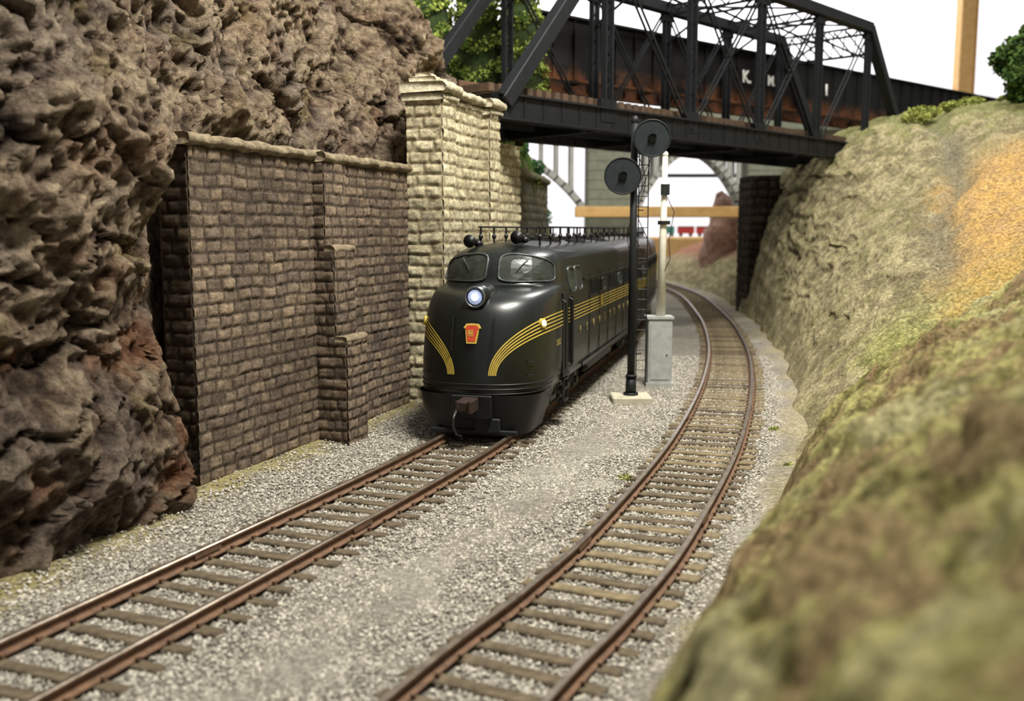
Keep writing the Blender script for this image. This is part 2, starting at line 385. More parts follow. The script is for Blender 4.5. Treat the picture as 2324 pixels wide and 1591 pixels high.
# ---------------------------------------------------------------- rock cliff
RS=[(-12.5,1),(-9.6,7),(-7.6,12.5),(-6.25,16.6),(-6.2,18.2),(-5.2,22.8),(-3.4,27.4),(-1.2,30.6),(.1,34.5)]
rl=catmull(RS,.055); nS=len(rl); nV=350
crk1=C(176,160,138); crk2=C(124,106,91); crk3=C(38,29,25); crk4=C(146,94,62)
V=np.zeros((nS,nV,3)); Cc=np.zeros((nS,nV,3)); nn=Vector((.9465,-.3228,0))
def saw(t):
    f=t-math.floor(t); return f/.84 if f<.84 else 1-sm(.84,1.0,f)
for j,p in enumerate(rl):
    y=p.y; zm=float(np.interp(y,[0,22,25,27.5,28.8,30,31.5,34.5],[17,17,16.2,14.2,12.4,11.0,9.2,8.0])); wl=sm(17.2,18.6,y)
    for i in range(nV):
        t=i/(nV-1)
        if t<.8:
            z=-.5+(zm+.5)*(t/.8); back=0
        else:
            z=zm+ .6*math.sin((t-.8)/.2*1.5)*(1-sm(27,30,y)); back=(t-.8)/.2*9
        lean=wl*(.75+max(0,z-6.6)*.16)+(1-wl)*(.05*max(0,z) - .9*math.exp(-((z-6.3)/1.7)**2)*sm(13,16,y) +.35*math.exp(-((z-3.2)/1.4)**2))
        q=p-nn*(lean+back)
        x_,y_,z_=q.x,q.y,z
        amp=(1-wl*.85*(1-sm(6.5,7.4,z)))
        wx=.7*N3(x_,y_,z_,.6)+.2*N3(x_,y_,z_,1.7)+.06*N3(x_,y_,z_,6); wz=.7*N3(x_+7,y_,z_,.6)+.2*N3(x_+7,y_,z_,1.7)+.06*N3(x_+7,y_,z_,6)
        rx_=(y_*.8+z_*.6)+wx; rz_=(z_*.8-y_*.6)+wz
        f1=F3(x_,y_,z_,.28,3)
        lv=sm(-.3,.3,N3(x_,y_,z_+17,.35))
        l1=saw(rz_*.62+.3*N3(x_*2,rx_,0,.7)); l2=saw(rz_*1.7+rx_*.45+5); l3=saw(rx_*.8+.5*rz_+3)
        f3=F3(x_,y_,z_,1.3,5); f4=F3(x_,y_,z_,5,5); f5=F3(x_,y_,z_,13,2)
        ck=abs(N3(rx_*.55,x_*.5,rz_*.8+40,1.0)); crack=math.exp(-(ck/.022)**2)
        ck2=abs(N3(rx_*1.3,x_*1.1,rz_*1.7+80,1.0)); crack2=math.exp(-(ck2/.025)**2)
        dsp=amp*(.75*f1+.34*l1*(.4+.6*lv)+.10*l2*(1.2-lv)+.16*l3*(1-lv)+.10*f3+.10*f4+.03*f5-.28*crack-.12*crack2)-.15
        up=.1*amp*F3(x_+20,y_,z_,.9,4)
        q=q+nn*dsp
        V[j,i]=(q.x,q.y,z+up)
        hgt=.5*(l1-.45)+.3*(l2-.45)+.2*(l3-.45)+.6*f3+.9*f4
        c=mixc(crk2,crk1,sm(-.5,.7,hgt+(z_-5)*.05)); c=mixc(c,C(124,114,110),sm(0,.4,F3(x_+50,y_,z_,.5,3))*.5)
        c=mixc(c,crk3,min(1,crack*.85+crack2*.5+(1-sm(-.75,-.1,hgt))*.75))  # crevice shade painted into the rock colour: cracks and low relief go darker
        c=mixc(c,crk4,sm(.05,.5,F3(x_,y_,z_+30,.9,4))*(1-sm(2,6,z_)*.7)*.5)
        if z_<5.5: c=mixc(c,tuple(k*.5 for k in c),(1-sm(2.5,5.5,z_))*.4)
        gp=sm(.38,.6,F3(x_,y_,z_+60,.8,3))*.3; c=mixc(c,C(122,112,56),gp)
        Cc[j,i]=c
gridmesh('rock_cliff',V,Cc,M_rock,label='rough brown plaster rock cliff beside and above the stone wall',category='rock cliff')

# ---------------------------------------------------------------- stonework
def hsh(a,b,c=0): 
    return random.Random(int(a*7919+b*104729+c*1299709)).random()
def panel(mb,O,U,Vv,Nn,W,H,ch,bl,dep,seed,res,cf,cf2,cj,edge=.05,vary=.3,rgh=.6):
    O=Vector(O);U=Vector(U);Vv=Vector(Vv);Nn=Vector(Nn)
    nu=max(3,int(W/res)+1); nv=max(3,int(H/res)+1); k=len(mb.v); cache={}
    for j in range(nv):
        v=H*j/(nv-1)
        for i in range(nu):
            u=W*i/(nu-1)
            vw=v+.04*N3(u*1.3,v*1.3,seed)+.015*N3(u*6,v*6,seed)
            row=int(vw/ch); off=cache.setdefault(row,hsh(row,seed)*bl)
            uu=u+off+.03*N3(v*4,u*4,seed); b=int(uu/bl)
            sh=cache.setdefault((row,b),(hsh(row,b,seed)-.5)*vary*bl); sh2=cache.setdefault((row,b+1),(hsh(row,b+1,seed)-.5)*vary*bl)
            lo=b*bl+sh; hi=(b+1)*bl+sh2
            if uu<lo: b-=1; hi=lo; lo=hi-bl*.8
            elif uu>hi: b+=1; lo=hi; hi=lo+bl*.8
            e=min(uu-lo,hi-uu,vw-row*ch,(row+1)*ch-vw)+.015*N3(u,v,seed,14)
            pr=sm(0,edge,e); r=hsh(row,b,seed+3); r2=hsh(row,b,seed+9)
            fr=F3(u*2,v*2,seed+.5*r,1.6,4); big=N3(u,v,seed+40,.5)
            dd=dep*(pr*(.6+.4*r)+rgh*pr*fr)
            mb.v.append(tuple(O+U*u+Vv*v+Nn*dd))
            c=mixc(cf,cf2,r2); g=.88+.2*r+.35*fr+.35*big; c=tuple(q*g for q in c); c=mixc(cj,c,pr*.9+.1); mb.c.append(c)
    for j in range(nv-1):
        for i in range(nu-1):
            a=k+j*nu+i; mb.f.append((a,a+1,a+nu+1,a+nu)); mb.mi.append(0)
def sbox(mb,O,D,Nn,W,H,T,ch,bl,dep,seed,res,cf,cf2,cj,edge=.05,z0=-.4,faces='fns'):
    O=Vector((O[0],O[1],z0));D=Vector((D[0],D[1],0));Nn=Vector((Nn[0],Nn[1],0));Z=Vector((0,0,1)); H=H-z0
    if 'f' in faces: panel(mb,O,D,Z,Nn,W,H,ch,bl,dep,seed,res,cf,cf2,cj,edge)
    if 'n' in faces: panel(mb,O-Nn*T,Nn,Z,-D,T,H,ch,bl,dep,seed+1,res,cf,cf2,cj,edge)
    if 's' in faces: panel(mb,O+D*W,-Nn,Z,D,T,H,ch,bl,dep,seed+2,res,cf,cf2,cj,edge)
    R=Matrix((Nn,D,Z)).transposed()
    mb.box(O+D*W/2-Nn*T/2+Z*H/2,(T-.02,W-.02,H-.01),R,col=mixc(cf,cj,.4))
def cap(mb,O,D,Nn,W,T,z,h,out,seed,col,seg=.7):
    O=Vector((O[0],O[1],0));D=Vector((D[0],D[1],0)).normalized();Nn=Vector((Nn[0],Nn[1],0))
    n=max(2,int(W/.1)); pf=[(-T,0),(-T,h*.8),(-T+.1,h),(-.1+out,h),(out-.02,h*.86),(out+.02,h*.5),(out-.03,h*.12),(out-.12,0)]
    k=len(mb.v)
    for i in range(n+1):
        u=W*i/n
        for a,b in pf:
            w=.05*F3(u*2,a*3,seed+b*3,1.4,3); p=O+D*u+Nn*(a+w)+Vector((0,0,z+b+w)); mb.v.append(tuple(p))
            q=.8+.4*abs(N3(u*3,a*2,b*5+seed)); mb.c.append(tuple(c*q for c in col))
    m=len(pf)
    for i in range(n):
        for j in range(m):
            jj=(j+1)%m; mb.f.append((k+i*m+j,k+i*m+jj,k+(i+1)*m+jj,k+(i+1)*m+j)); mb.mi.append(0)
    mb.f.append(tuple(k+j for j in range(m))); mb.mi.append(0); mb.f.append(tuple(k+n*m+j for j in range(m-1,-1,-1))); mb.mi.append(0)
D=(.3228,.9465); Nn=(.9465,-.3228)
bf=C(138,121,101); bf2=C(108,94,83); bj=C(60,50,42)
def along(O,d,s,n=(0,0),t=0): return (O[0]+d[0]*s+n[0]*t,O[1]+d[1]*s+n[1]*t)
WO=(-6.04,18.3)
wr=empty('retaining_wall',(WO[0],WO[1],-.3),'dark brown stone-block retaining wall with pale coping and stepped buttress','retaining wall'); wo=wr.location.copy()
def place(o): 
    o.location=(-wo.x,-wo.y,-wo.z)
mb=MB(); sbox(mb,WO,D,Nn,9.6,6.4,.7,.25,.47,.036,11,.035,bf,bf2,bj,edge=.055,faces='f'); 
sbox(mb,along(WO,D,-.02),D,Nn,.3,6.4,.6,.25,.47,.04,12,.05,C(90,76,60),C(70,60,50),C(44,36,30),faces='n'); place(mb.build('wall_face',M_brick,wr,True,True))
mb=MB()
bs=4.5
sbox(mb,along(WO,D,bs,Nn,.28),D,Nn,1.0,6.4,.32,.25,.47,.036,21,.035,bf,bf2,bj,edge=.055)
sbox(mb,along(WO,D,bs,Nn,.5),D,Nn,1.0,4.3,.4,.25,.47,.036,24,.035,bf,bf2,bj,edge=.055)
sbox(mb,along(WO,D,bs,Nn,.78),D,Nn,1.0,2.2,.4,.25,.47,.036,27,.035,bf,bf2,bj,edge=.055)
place(mb.build('buttress',M_brick,wr,True,True))
mb=MB(); ccop=C(158,143,118)
cap(mb,along(WO,D,-.1),D,Nn,9.8,.75,6.36,.23,.14,3,ccop)
cap(mb,along(WO,D,bs-.03,Nn,.28),D,Nn,1.06,.3,6.32,.23,.08,9,ccop)
cap(mb,along(WO,D,bs-.0,Nn,.5),D,Nn,1.0,.26,4.24,.2,.03,5,mixc(ccop,bf,.3))
cap(mb,along(WO,D,bs-.0,Nn,.78),D,Nn,1.0,.3,2.14,.2,.03,7,mixc(ccop,bf,.3))
o=mb.build('coping',M_brick,wr,True,True); place(o); o['label']='pale tan rounded stone coping'

pf1=C(216,206,174); pf2=C(196,184,152); pj=C(150,136,106)
D2=(.3256,.9455); N2=(.9455,-.3256); AO=(-1.95,27.4)
ar=empty('bridge_abutment',(AO[0],AO[1],-.3),'cream cut-stone bridge abutment with pilasters and heavy cap','bridge abutment'); wo=ar.location.copy()
mb=MB()
def sb(O,W,H,T,seed,faces='fns'): sbox(mb,O,D2,N2,W,H,T,.32,.66,.055,seed,.045,pf1,pf2,pj,.07,faces=faces)
sb(along(AO,D2,.9,N2,-.24),3.1,8.4,1.2,41,'f'); sb(along(AO,D2,4.7,N2,-.45),3.4,7.7,3.6,43,'fs')
place(mb.build('stone_body',M_brick,ar,True,True))
for (s_,w_) in ((0,.95),(3.75,.95)):
    mb=MB(); sb(along(AO,D2,s_),w_,8.45,1.05,51+int(s_),'fns'); 
    place(mb.build('pilaster',M_brick,ar,True,True))
mb=MB(); cc=C(218,208,180)
cap(mb,along(AO,D2,.85,N2,-.24),D2,N2,2.9,1.2,8.35,.2,.08,13,cc); cap(mb,along(AO,D2,.85,N2,-.24),D2,N2,2.9,1.2,8.58,.24,.24,14,cc)
for s_ in (-.1,3.65):
    cap(mb,along(AO,D2,s_),D2,N2,1.15,1.15,8.35,.2,.1,15,cc); cap(mb,along(AO,D2,s_-.06),D2,N2,1.27,1.2,8.56,.28,.2,16,cc)
cap(mb,along(AO,D2,-.05,N2,-.15),D2,N2,.8,.8,8.82,.2,.0,19,cc); cap(mb,along(AO,D2,.15,N2,-.4),D2,N2,.4,.45,9.0,.16,.0,29,cc)
place(mb.build('cap',M_brick,ar,True,True))
GO=(-.35,37.0); D3=(.1736,.9848); N3_=(.9848,-.1736)
gr=empty('retaining_wall',(GO[0],GO[1],-.3),'grey-tan stone retaining wall beyond the cream abutment','retaining wall'); wo=gr.location.copy()
mb=MB(); sbox(mb,GO,D3,N3_,12,7.0,.8,.35,.7,.05,61,.09,C(150,144,120),C(130,126,106),C(94,88,72)); place(mb.build('wall_face',M_brick,gr,True,True))
mb=MB(); cap(mb,along(GO,D3,-.1),D3,N3_,12.2,.8,6.95,.35,.18,33,C(165,158,135)); place(mb.build('coping',M_brick,gr,True,True))
TO=(14.0,57.0)
ta=empty('bridge_abutment',(TO[0],TO[1],-.3),'dark brown rough stone abutment stepping down beneath the truss','bridge abutment'); wo=ta.location.copy()
dk1=C(76,62,50); dk2=C(58,48,40); dkj=C(28,22,18)
for q,(dx_,dy_,w_,h_,t_) in enumerate(((-.1,0,1.0,7.9,3.0),(.9,-.3,.55,7.9,3.2),(1.45,-.6,.8,7.1,3.2))):
    mb=MB(); sbox(mb,(TO[0]+dx_,TO[1]+dy_),(1,0),(0,-1),w_,h_,t_,.5,.9,.06,71+q*5,.07,dk1,dk2,dkj,.1,faces='fns'); place(mb.build('stone_pier',M_brick,ta,True,True))
ys=np.arange(34.5,80,.3); nxs=70; V=np.zeros((len(ys),nxs,3)); Cc=np.zeros((len(ys),nxs,3))
SLE=([34,37,49,66,80],[-1.6,-.9,1.7,5.1,6.2])
def slope_h(y,d):
    z0=float(np.interp(y,[34,48.5,50,62,80],[6.9,6.6,3,0,-.3])); return z0+float(np.interp(y,[34,48,52,62,80],[4.0,4.4,6.8,6.2,3.5]))*(1-math.exp(-d/1.6))
for j,y in enumerate(ys):
    edge=float(np.interp(y,*SLE)); 
    for i in range(nxs):
        d=(nxs-1-i)/(nxs-1); d=12*d**1.6; x=edge-d
        z=slope_h(y,d)+ .5*F3(x,y,0,.6,4)*sm(0,1,d)
        V[j,i]=(x+.3*F3(y,z,3,1.1,3),y,z); q=F3(x,y,z,.9,4); c=mixc(C(160,150,122),C(92,118,56),sm(-.4,.1,q)); Cc[j,i]=c
gridmesh('rocky_slope',V,Cc,M_earth,label='grassy rock slope above the grey wall beyond the bridge',category='hillside')

# ---------------------------------------------------------------- foliage
def foliage(centers,n,leaf,cone=False):
    vs=[];fs=[]
    for (c,r) in centers:
        c=np.array(c); r=np.array(r)
        if cone:
            t=rng.random(n)**1.3; ang=rng.random(n)*6.283; rad=(1-t*.75)*r[0]*(.72+.3*rng.random(n))*(.82+.22*np.sin(t*55+1.5*np.sin(ang*3)))*(1-np.clip((t-.8)/.2,0,1)*.8)
            p=np.stack([c[0]+rad*np.cos(ang),c[1]+rad*np.sin(ang),c[2]+t*r[2]-.25*rad],-1)
        else:
            p=rng.normal(size=(n,3)); p/=np.linalg.norm(p,axis=1)[:,None]; p=c+p*r*(.6+.45*rng.random((n,1)))
        q=rng.normal(size=(n,2,3)); q/=np.linalg.norm(q,axis=2)[:,:,None]; q*=leaf*(.6+.8*rng.random((n,1,1)))
        quad=np.stack([p-q[:,0],p+q[:,1],p+q[:,0],p-q[:,1]],1).reshape(-1,3)
        k=len(vs); vs+=quad.tolist(); fs+=[(k+4*i,k+4*i+1,k+4*i+2,k+4*i+3) for i in range(n)]
    return vs,fs
def tree(name,loc,vsfs,m,label,cat,trunk,group=None,core=None):
    r=empty(name,loc,label,cat,group=group)
    me=bpy.data.meshes.new('foliage'); me.from_pydata([(v[0]-loc[0],v[1]-loc[1],v[2]-loc[2]) for v in vsfs[0]],[],vsfs[1]); me.materials.append(m)
    addobj('foliage',me,r)
    if core:
        mb=MB()
        if core[0]=='cone': mb.cyl((0,0,.5),(0,0,core[2]*.95),core[1]*.75,core[1]*.2,16)
        else:
            for c,rr in core[1]: mb.ell((c[0]-loc[0],c[1]-loc[1],c[2]-loc[2]),(rr[0]*.75,rr[1]*.75,rr[2]*.75),10,7)
        mb.build('inner_foliage',M_core,r,True)
    if trunk:
        mb=MB(); mb.cyl((0,0,-.3),(0,0,trunk),.18,.06,8)
        mb.build('trunk',M_bark,r)
for k,(x,y,z,h,w) in enumerate([(-1.5,42.2,8.6,9.6,1.9),(.3,41.8,8.6,9.2,1.6),(-3.6,42.0,9.0,9.4,1.9)]):
    tree('conifer_tree',(x,y,z),foliage([((x,y,z+.6),(w,w,h))],14000,.075,True),M_leafc,'green conifer tree on the rock behind the truss bridge','tree',h*.8,'conifers behind the bridge',core=('cone',w,h))
bx,by,bz=23.85,45,10.0
cs=[((bx+random.uniform(-1.3,1),by+random.uniform(-.9,.9),bz+1.9+random.uniform(-1.3,1.5)),(.85,.8,.75)) for _ in range(18)]
tree('leafy_tree',(bx,by,bz-.6),foliage(cs,650,.12),M_leafd,'dark green round tree on the hilltop','tree',2.0,core=('b',cs))
def terr(x,y): return -.36+hill(x,y,x-xb(y))
for k in range(30):
    y=random.uniform(46,60); x=random.uniform(20.0,30)*(y/50); z=terr(x,y)
    r=random.uniform(.4,.8); tree('shrub',(x,y,z),foliage([((x,y,z+.1),(r,r,r*.42))],520,.07),M_leafy,'low yellow-green shrub on the hill crest','shrub',0,'crest shrubs')
for k in range(26):
    y=random.uniform(44,62); e=float(np.interp(y,*SLE)); d=random.uniform(.0,1.2); x=e-d+.1
    z=slope_h(y,d)
    r=random.uniform(.35,.65); tree('bush',(x,y,z),foliage([((x,y,z+.05),(r,r,r*.8))],300,.07),M_leaft if k%2 else M_leafc,'small green bush on the rocky slope','bush',0,'slope bushes')
for k,(x,y) in enumerate([(2.3,19.2),(5.9,20.2),(5.2,17.6),(6.6,24)]):
    tree('grass_tuft',(x,y,-.26),foliage([((x,y,-.2),(.14,.12,.07))],160,.022),M_leafy,'tiny yellow-green grass tuft in the ballast','grass tuft',0,'ballast grass tufts')

# ---------------------------------------------------------------- truss bridge
E=Vector((.69,.724,0)).normalized(); NB=Vector((E.y,-E.x,0)); A0=Vector((-.3,32.0,0)); PL=5.42
zb,zt=8.75,15.1
br=empty('truss_bridge',(A0.x,A0.y,8.3),'black steel through-truss railroad bridge spanning both tracks','bridge'); bo=br.location.copy()
def BP(s,z,side): return A0+E*s-NB*(5.0*side)+Vector((0,0,z))-bo
def bb(name,mb,m=M_truss): return mb.build(name,m,br)
def laced(mb,p0,p1,w,t,axis,st=.45):
    p0=Vector(p0);p1=Vector(p1); ax=Vector(axis); 
    for q in (-1,1):
        mb.beam(p0+ax*q*w/2,p1+ax*q*w/2,.1,t,up=(0,0,1) if abs((p1-p0).normalized().z)<.9 else NB)
    L=(p1-p0).length; n=int(L/st); 
    for i in range(n):
        a=p0+(p1-p0)*(i/n); b=p0+(p1-p0)*((i+1)/n); q=1 if i%2 else -1
        mb.beam(a+ax*q*w/2,b-ax*q*w/2,.03,.07)
RB=Matrix((NB,E,Vector((0,0,1)))).transposed()
for sd in (0,1):
    mb=MB(); mb.beam(BP(-.3,zb,sd),BP(6*PL+.3,zb,sd),.14,.75); mb.beam(BP(-.3,zb+.38,sd),BP(6*PL+.3,zb+.38,sd),.42,.07); mb.beam(BP(-.3,zb-.4,sd),BP(6*PL+.3,zb-.4,sd),.42,.07)
    s_=0
    while s_<6*PL: mb.box(BP(s_,zb,sd),(.2,.05,.7),RB); s_+=.95
    bb('bottom_chord',mb)
    mb=MB(); mb.beam(BP(PL-.1,zt,sd),BP(5*PL+.1,zt,sd),.5,.5,bev=True)
    bb('top_chord',mb)
    for a_,b_ in ((0,1),(6,5)):
        mb=MB(); mb.beam(BP(a_*PL,zb+.1,sd),BP(b_*PL,zt,sd),.5,.5,bev=True); bb('end_post',mb)
    for k in range(1,6):
        mb=MB(); laced(mb,BP(k*PL,zb,sd),BP(k*PL,zt,sd),.38,.22,E); mb.box(BP(k*PL,zb+.3,sd),(.2,.9,.8),RB); mb.box(BP(k*PL,zt-.3,sd),(.2,.8,.6),RB); bb('vertical_post',mb)
    for (a_,b_) in ((1,2),(2,3),(5,4),(4,3),(3,2),(3,4)):
        mb=MB()
        for q in (-1,1): mb.beam(BP(a_*PL,zt,sd)+NB*q*.1,BP(b_*PL,zb,sd)+NB*q*.1,.05,.09)
        bb('diagonal_rod',mb)
Zv=Vector((0,0,1))
for k in range(1,6):
    mb=MB(); p,q=BP(k*PL,zt,0),BP(k*PL,zt,1)
    laced(mb,p-Zv*.1,q-Zv*.1,.4,.1,Zv); 
    mb.beam(p-Zv*1.6,q-Zv*.3+(p-q)*.5,.06,.1); mb.beam(q-Zv*1.6,p-Zv*.3+(q-p)*.5,.06,.1)
    bb('top_strut',mb)
    if k<5:
        mb=MB(); mb.beam(BP(k*PL,zt+.1,0),BP((k+1)*PL,zt+.1,1),.08,.08); mb.beam(BP(k*PL,zt+.1,1),BP((k+1)*PL,zt+.1,0),.08,.08)
        mb.beam(BP((k+.5)*PL,zt+.1,0),BP((k+.5)*PL,zt+.1,1),.1,.1); bb('lateral_brace',mb)
for a_,b_ in ((0,1),(6,5)):
    mb=MB(); f=.82
    P0,P1=BP(a_*PL,zb,0)*(1-f)+BP(b_*PL,zt,0)*f,BP(a_*PL,zb,1)*(1-f)+BP(b_*PL,zt,1)*f
    T0,T1=BP(b_*PL,zt,0),BP(b_*PL,zt,1)
    mb.beam(P0,P1,.12,.12)
    for i in range(8):
        a=i/8;b=(i+1)/8; mb.beam(P0.lerp(P1,a),T0.lerp(T1,b),.05,.07); mb.beam(T0.lerp(T1,a),P0.lerp(P1,b),.05,.07)
    bb('portal_brace',mb)
for k in range(7):
    mb=MB(); mb.beam(BP(k*PL,zb-.02,0),BP(k*PL,zb-.02,1),.3,.8); bb('floor_beam',mb)
for q in (1.7,3.3):
    mb=MB(); o_=-NB*q; mb.beam(BP(0,zb+.05,0)+o_,BP(6*PL,zb+.05,0)+o_,.2,.6); bb('stringer',mb)
mb=MB(); s_=-.2
while s_<6*PL+.3: mb.beam(BP(s_,zb+.62,0)-NB*.3,BP(s_,zb+.62,0)-NB*4.7,.26,.26); s_+=.46
o=bb('bridge_ties',mb,M_bties); o['kind']='stuff'
for q in (1.75,3.25):
    mb=MB(); o_=-NB*q; mb.beam(BP(-.3,zb+.86,0)+o_,BP(6*PL+.3,zb+.86,0)+o_,.1,.2); bb('rail',mb,M_rust)

# ---------------------------------------------------------------- plate girder bridge with lettering
gA=Vector((-1.0,42.8,0)); gB=Vector((36,74.0,0)); gd=(gB-gA).normalized(); gL=(gB-gA).length; gn=Vector((gd.y,-gd.x,0))
gb=empty('girder_bridge',(0,0,0),'black rust-stained plate girder bridge with white lettering behind the truss','bridge')
for off in (0,-3.2):
    mb=MB(); a=gA+gn*off+gd*2.2; b=gB+gn*off
    mb.beam(a+Zv*13,b+Zv*13,.08,2.8); mb.beam(a+Zv*14.4,b+Zv*14.4,.5,.1); mb.beam(a+Zv*11.6,b+Zv*11.6,.5,.1)
    s_=2.3; R=Matrix((gn,gd,Zv)).transposed()
    while s_<gL: mb.box(gA+gn*off+gd*s_+Zv*13,(.3,.07,2.7),R); s_+=1.35
    mb.build('plate_girder',M_girder,gb)
mb=MB(); s_=2.5
while s_<gL: mb.beam(gA+gd*s_+Zv*12.2,gA+gd*s_-gn*3.2+Zv*12.2,.25,.5); s_+=2.6
mb.build('cross_beams',M_girder,gb)['kind']='stuff'
def gtext(body,s,size=.85):
    Mx=Matrix((gd,Zv,gn)).transposed().to_4x4(); Mx.translation=gA+gd*s+Zv*13.0+gn*.2
    text('lettering',body,size,Mx,M_white,gb,.02,1,.02)
gtext('K.',17.45,.9); gtext('M.',19.75,.75); gtext('1',25.4,.9)

# ---------------------------------------------------------------- signal
sx,sy=3.5,28.2
sg=empty('railway_signal',(sx,sy,-.25),'black signal mast with two round target heads on a concrete pad','railway signal')
mb=MB(); mb.bbox((0,0,.08),(1.15,1.0,.26),.04); mb.build('concrete_base',M_conc,sg)
mb=MB(); mb.cyl((0,0,.2),(0,0,.75),.17,.14,16); mb.cyl((0,0,.2),(0,0,.28),.22,.22,16); mb.cyl((0,0,.75),(0,0,.82),.18,.14,16); mb.cyl((0,0,.8),(.0,0,8.05),.115,.1,16); mb.ell((0,0,8.12),(.12,.12,.14)); mb.build('mast',M_signal,sg,True)
for dx,dz in ((.45,7.6),(-.36,6.55)):
    h=addobj('signal_head',None,sg); h.location=(dx,-.3,dz)
    mb=MB(); mb.cyl((0,.04,0),(0,-.02,0),.52,.52,40); mb.cyl((0,-.02,0),(0,-.05,0),.52,.5,40)
    o=mb.build('target_disc',M_disc,h)
    mb=MB(); mb.tube([(.51*math.cos(2*math.pi*i/40),-.05,.51*math.sin(2*math.pi*i/40)) for i in range(40)],.025,6,True)
    mb.build('disc_rim',M_signal,h,True)
    mb=MB(); mb.cyl((0,-.04,0),(0,-.1,0),.13,.12,20)
    for i in range(7):
        a=math.radians(20+i*20);b=math.radians(40+i*20)
        mb.add([(.12*math.cos(a),-.08,.12*math.sin(a)),(.12*math.cos(b),-.08,.12*math.sin(b)),(.11*math.cos(b),-.24,.11*math.sin(b)),(.11*math.cos(a),-.24,.11*math.sin(a))],[(0,1,2,3)])
    mb.build('lens_hood',M_black,h)
    mb=MB(); mb.bbox((0,.2,0),(.34,.3,.5),.04); mb.beam((0,.25,0),(-dx,.3,0),.08,.1); mb.build('lamp_housing',M_signal,h)
mb=MB()
lx=.32
for q in (-.14,.14): mb.tube([(lx+q,.3,.4),(lx+q,.3,7.4)],.018)
z=.6
while z<7.3: mb.cyl((lx-.14,.3,z),(lx+.14,.3,z),.014,.014,6); z+=.3
for z in (1.4,3.5,5.6,7.2): mb.beam((0,0,z),(lx,.3,z),.03,.03)
mb.build('ladder',M_signal,sg)
for q in range(3):
    mb=MB(); pts=[(.1+.25*math.sin(t*2.2+q)+.1*q,.15,7.2-t*1.1) for t in np.linspace(0,2.6,16)]; mb.tube(pts,.012,5)
    mb.build('cable',M_black,sg,True)
px,py=4.75,31.2
rb=empty('relay_cabinet',(px,py,-.25),'grey relay cabinet topped by a cream mast with black ladder','relay cabinet')
mb=MB(); mb.bbox((0,0,1.15),(.78,.7,2.1),.03); mb.box((0,0,2.24),(.86,.78,.08)); mb.box((0,0,.06),(.9,.82,.16)); mb.build('cabinet',M_greybox,rb)
mb=MB(); mb.box((0,-.36,1.15),(.62,.02,1.8)); mb.cyl((.22,-.38,1.1),(.22,-.42,1.1),.03); mb.build('cabinet_door',M_greybox,rb)
mb=MB(); mb.cyl((.05,0,2.28),(.1,0,7.4),.15,.08,14); mb.ell((.1,0,7.4),(.1,.1,.1)); mb.build('mast',M_cream,rb,True)
mb=MB(); mb.cyl((.1,.0,5.2),(.1,0,5.32),.2,.2,12); mb.box((.1,-.12,6.3),(.26,.18,.34)); mb.tube([(.1,-.1,6.2),(.4,-.1,5.6),(.25,-.1,4.7),(.3,-.1,4.1),(.12,-.1,3.7)],.014,5)
mb.build('fittings',M_signal,rb)
# ---------------------------------------------------------------- locomotive
LV=[(0.95,0.04,1.53,1.5),(1.15,0.0,1.57,1.6),(1.6,0.02,1.6,1.7),(2.1,0.08,1.6,1.75),(2.6,0.21,1.6,1.8),(3.0,0.40,1.59,1.9),(3.22,0.66,1.57,1.9),(3.34,1.02,1.55,1.8),(3.40,1.42,1.53,1.7),(3.46,1.72,1.51,1.45),(3.85,1.92,1.46,1.35),(4.14,2.12,1.36,1.3),(4.31,2.46,1.11,1.3),(4.41,2.92,.76,1.2),(4.46,3.4,.4,1.0),(4.48,3.9,0.0,.6)]
def cr(a,b,c,d,t): return .5*(2*b+(c-a)*t+(2*a-5*b+4*c-d)*t*t+(3*b-a-3*c+d)*t**3)
T=[]
for i in range(len(LV)-1):
    a,b,c,d=LV[max(0,i-1)],LV[i],LV[i+1],LV[min(len(LV)-1,i+2)]
    for k in range(5): T.append([cr(a[q],b[q],c[q],d[q],k/5) for q in range(4)])
T.append(list(LV[-1])); T=np.array(T); T[:,2]=np.clip(T[:,2],0,2)
ZT=np.maximum.accumulate(T[:,0])
def prof(z): return [float(np.interp(z,ZT,T[:,q])) for q in (1,2,3)]
def S(a,z,side=1):
    yf,w,L=prof(z); e=2/2.4
    return Vector((side*w*math.sin(a)**e if a>0 else 0, yf+L*(1-max(0,math.cos(a))**e), z))
def SN(a,z,side=1):
    h=.02; a=min(max(a,.03),1.53); n=(S(a+h,z)-S(a-h,z)).cross(S(a,z+h)-S(a,z-h)).normalized(); p=S(a,z,1)
    if n.dot(Vector((p.x+.01,p.y-4,.4*(p.z-2)))) <0: n=-n
    n.x*=side; return n
HP=math.pi/2
